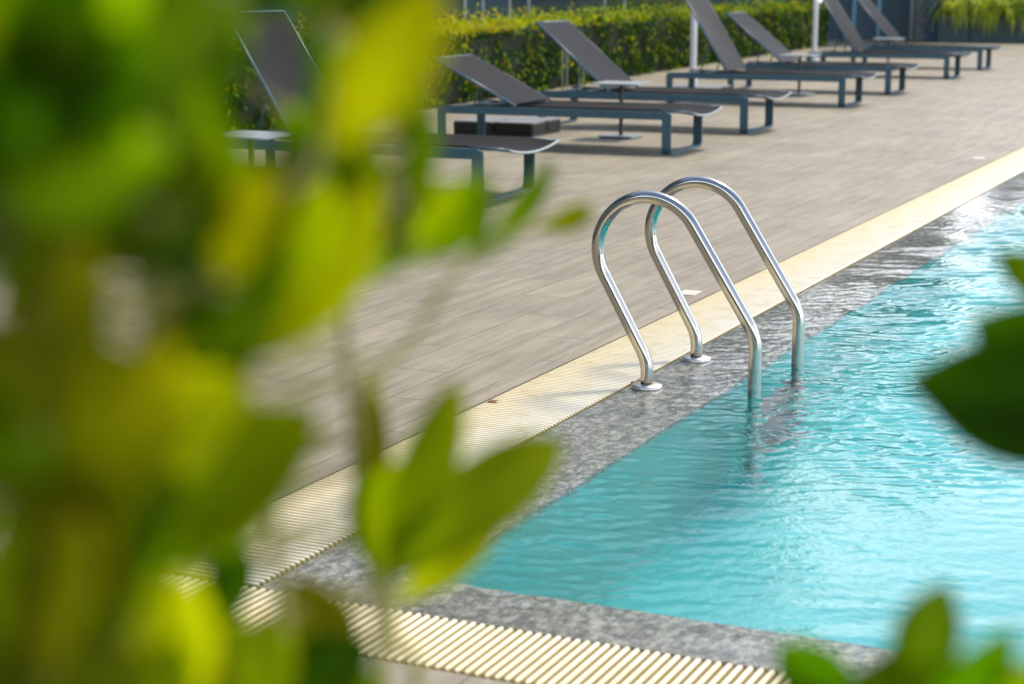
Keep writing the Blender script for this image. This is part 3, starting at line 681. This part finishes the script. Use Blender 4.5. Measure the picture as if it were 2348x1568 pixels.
def shrub(name, label, stems, leaves, fill, root, ds=1.0):
    stems = [[(u, v, d * ds) for u, v, d in st] for st in stems]
    leaves = [(l[0], l[1], l[2] * ds, l[3], l[4], l[5] * ds) + tuple(l[6:]) for l in leaves]
    t = empty(name, root, label, 'shrub', 'leafy shrubs in the foreground'); off = Vector(root)
    sm, fm = MB(), MB(); nodes = []
    for st in stems:
        pts = [at(*p) for p in st]; g0 = Vector((root[0] + random.uniform(-.06, .06), root[1] + random.uniform(-.06, .06), .08))
        g1 = (g0 + pts[0]) / 2 + Vector((random.uniform(-.04, .04), random.uniform(-.04, .04), 0))
        pts = [g0, g1] + pts; dense = []
        for i in range(len(pts) - 1):
            p0, p1, p2, p3 = pts[max(i-1, 0)], pts[i], pts[i+1], pts[min(i+2, len(pts)-1)]
            for q in range(6):
                s_ = q / 6; dense.append(.5 * ((2*p1) + (p2-p0)*s_ + (2*p0-5*p1+4*p2-p3)*s_*s_ + (3*p1-p0-3*p2+p3)*s_**3))
        dense.append(pts[-1]); n_ = len(dense)
        sm.tube(dense, [.0034 * (1 - .65 * i / n_) + .0010 for i in range(n_)], 8); nodes += dense[8:]
    for lf in leaves: leaf_px(fm, sm, nodes, *lf)
    for (cu, cv, ru, rv, n_, d0, d1, tones, wpx) in fill:
        done = 0
        while done < n_:
            a = random.uniform(0, 6.28); q = math.sqrt(random.random()); u = cu + ru * q * math.cos(a); v_ = cv + rv * q * math.sin(a); d = random.uniform(d0, d1) * ds
            th = R(random.gauss(-72, 38)); l = random.uniform(.045, .080) * ds * FPX / d
            ends = [(u + l * q_ * math.cos(th), v_ + l * q_ * math.sin(th)) for q_ in (-.5, -.25, 0, .25, .5)]; hw = wpx * ds / d * .36
            if any(((eu - ku) / (ka + hw)) ** 2 + ((ev - kv) / (kb + hw)) ** 2 < 1 for eu, ev in ends for ku, kv, ka, kb in KEEP): 
                done += .12; continue
            done += 1
            leaf_px(fm, sm, nodes, u - l * .5 * math.cos(th), v_ - l * .5 * math.sin(th), d, u + l * .5 * math.cos(th), v_ + l * .5 * math.sin(th), d + random.uniform(-.05, .05), wpx * ds / d * random.uniform(.7, 1.1), random.gauss(0, 35), random.choice(tones))
    for mb, nm, mm in ((sm, 'stem', M_bark), (fm, 'foliage', M_leaf)):
        mb.v = [tuple(Vector(p) - off) for p in mb.v]; mb.build(nm, mm, t, smooth=True, tint=(nm == 'foliage'))
    return t
L_stems = [[(960,1700,1.12), (905,1480,1.12), (890,1330,1.13), (815,1000,1.1), (790,640,1.05), (850,480,1.0), (940,330,.95)],
           [(880,1640,1.1), (815,1000,1.11), (960,760,1.13), (1070,600,1.14), (1230,515,1.16)],
           [(320,1700,.85), (330,1000,.85), (360,600,.8), (420,300,.75), (560,-60,.7)],
           [(120,1700,.75), (150,900,.7), (120,300,.65)],
           [(680,1700,.95), (620,1150,.92), (560,830,.85), (640,500,.8), (735,330,.76)]]
L_leaves = [(740,340,.74,1010,-30,.70,200,15,5), (700,360,.8,880,90,.78,170,-25,0),
            (955,480,.95,935,190,.93,110,25,1), (1075,605,1.15,1275,365,1.17,85,45,1), (1075,600,1.15,1110,430,1.13,60,50,0), (1230,520,1.18,1365,480,1.2,60,20,2),
            (560,830,.86,865,430,.83,215,5,2), (420,900,.8,650,540,.78,190,-20,1), (600,780,.9,760,560,.88,150,25,4),
            (790,660,1.05,930,510,1.03,90,30,0), (780,640,1.04,850,500,1.0,80,-30,3),
            (885,1300,1.02,1050,872,1.0,125,10,4), (885,1335,1.0,1292,1000,1.03,180,-15,4), (905,1385,1.10,1150,1165,1.12,105,25,2), (850,1240,1.1,845,855,1.08,80,40,3), (870,1330,1.03,960,1040,1.02,170,-20,4), (860,1320,1.04,830,1080,1.03,110,20,1),
            (230,1270,.82,725,945,.8,270,5,4), (150,1160,.75,560,870,.72,240,-15,2), (300,1300,.85,640,1060,.84,200,30,1), (100,1330,.7,420,1100,.7,240,10,1),
            (500,1440,1.05,545,1240,1.05,105,15,0), (720,1640,.95,690,1320,.95,230,20,3), (600,1660,.92,850,1470,.93,170,-20,0), (780,1680,1.0,860,1540,1.0,130,0,1),
            (250,1640,.8,420,1320,.8,230,0,2), (480,1640,.85,650,1430,.85,190,10,4), (120,1640,.7,200,1330,.7,230,-15,3),
            (380,1660,.9,430,1440,.9,150,15,4), (420,-20,.7,540,140,.7,180,20,1), (980,60,.9,830,-60,.9,150,0,0), (600,20,.75,720,-80,.75,160,0,3), (500,-60,.75,640,-10,.75,150,20,4), (810,480,.92,645,255,.9,130,10,1), (880,455,.95,690,395,.93,110,-10,0), (870,500,.92,795,290,.9,100,10,4), (760,560,.95,660,430,.93,120,0,1), (720,500,.9,790,380,.9,110,0,0), (880,625,.98,1110,390,.96,85,25,1), (905,570,.98,965,370,.97,110,10,1), (870,580,.97,900,400,.96,90,-10,0), (940,560,.95,1035,420,.94,85,20,4), (980,600,1.0,1060,470,1.0,80,-20,4), (1010,595,.95,1128,420,.94,80,25,1)]
L_fill = [(200,280,250,330,40,1.05,1.35,[1,0,4,1,3], 150), (160,900,190,420,26,1.05,1.35,[1,4,4,2,3], 150), (330,1200,170,220,8,1.05,1.3,[1,4,2], 150), (280,1500,260,110,9,1.05,1.3,[1,4,2], 150), (230,110,260,150,34,.55,.9,[0,0,1,0,3,0], 150), (190,430,210,180,28,.6,.9,[1,0,4,2,5,1], 150), (150,820,190,260,20,.6,.85,[4,1,2,5,1], 165), (250,1150,250,180,18,.65,.9,[1,4,2,5], 170), (130,1450,190,150,20,.6,.85,[3,1,4,2], 170),
          (430,1540,200,90,10,.7,.95,[2,4,1], 165), (470,470,110,150,14,.65,.9,[0,1,3], 150), (650,640,90,110,4,.8,.95,[1,4], 140), (760,-40,220,50,8,.65,.95,[0,1,3], 150),
          (360,40,90,80,5,.6,.85,[0,1,4], 150), (450,760,90,120,5,.75,.95,[0,3,1],150), (820,150,50,90,2,.8,.95,[1,0],140), (620,430,120,40,4,.85,1.0,[1,4],130)]
KEEP = [(1190, 20, 130, 90), (640, 190, 80, 100), (285, 690, 60, 35), (700, 800, 90, 90), (960, 640, 130, 110), (600, 1230, 130, 70), (1010, 200, 40, 60)]   # gaps the shrub leaves open
r0 = at(560, 1568, .95)
shrub('leafy_shrub', 'large blurred yellow-green shrub filling the left side in front of the deck', L_stems, L_leaves, L_fill, (r0.x, r0.y, 0), .94)
r1 = at(2520, 1568, 1.2)
shrub('leafy_shrub', 'dark green leafy twig reaching in from the right edge over the water', [[(2560,1700,1.2), (2520,1200,1.22), (2490,830,1.22), (2440,560,1.24)]],
      [(2720,1010,1.02,2078,866,1.06,300,8,6,1.0), (2680,900,1.05,2222,738,1.08,230,-10,6,.9), (2640,1000,1.08,2270,1010,1.1,170,10,6,.9), (2440,720,1.28,2290,575,1.3,85,20,1), (2500,700,1.24,2600,420,1.22,160,0,1), (2520,1000,1.22,2680,760,1.2,200,0,0)], [], (r1.x, r1.y, 0), .86)
r2 = at(2120, 1568, 1.12)
shrub('leafy_shrub', 'small dark green leaf cluster at the lower right corner over the pool edge', [[(2110,1760,1.12), (2080,1640,1.12)], [(2240,1760,1.08), (2230,1660,1.08)]],
      [(2030,1640,1.12,2178,1335,1.15,150,15,1,.95), (2010,1660,1.14,1778,1480,1.16,150,-10,0), (2080,1660,1.1,2060,1480,1.1,170,0,1), (2120,1660,1.08,2325,1450,1.02,120,20,0), (2200,1680,1.1,2150,1510,1.12,170,10,0), (2300,1700,1.05,2380,1520,1.03,150,0,1), (1960,1680,1.15,1880,1540,1.16,140,10,0), (2060,1690,1.13,1990,1520,1.13,160,-10,0)], [], (r2.x, r2.y, 0), .78)
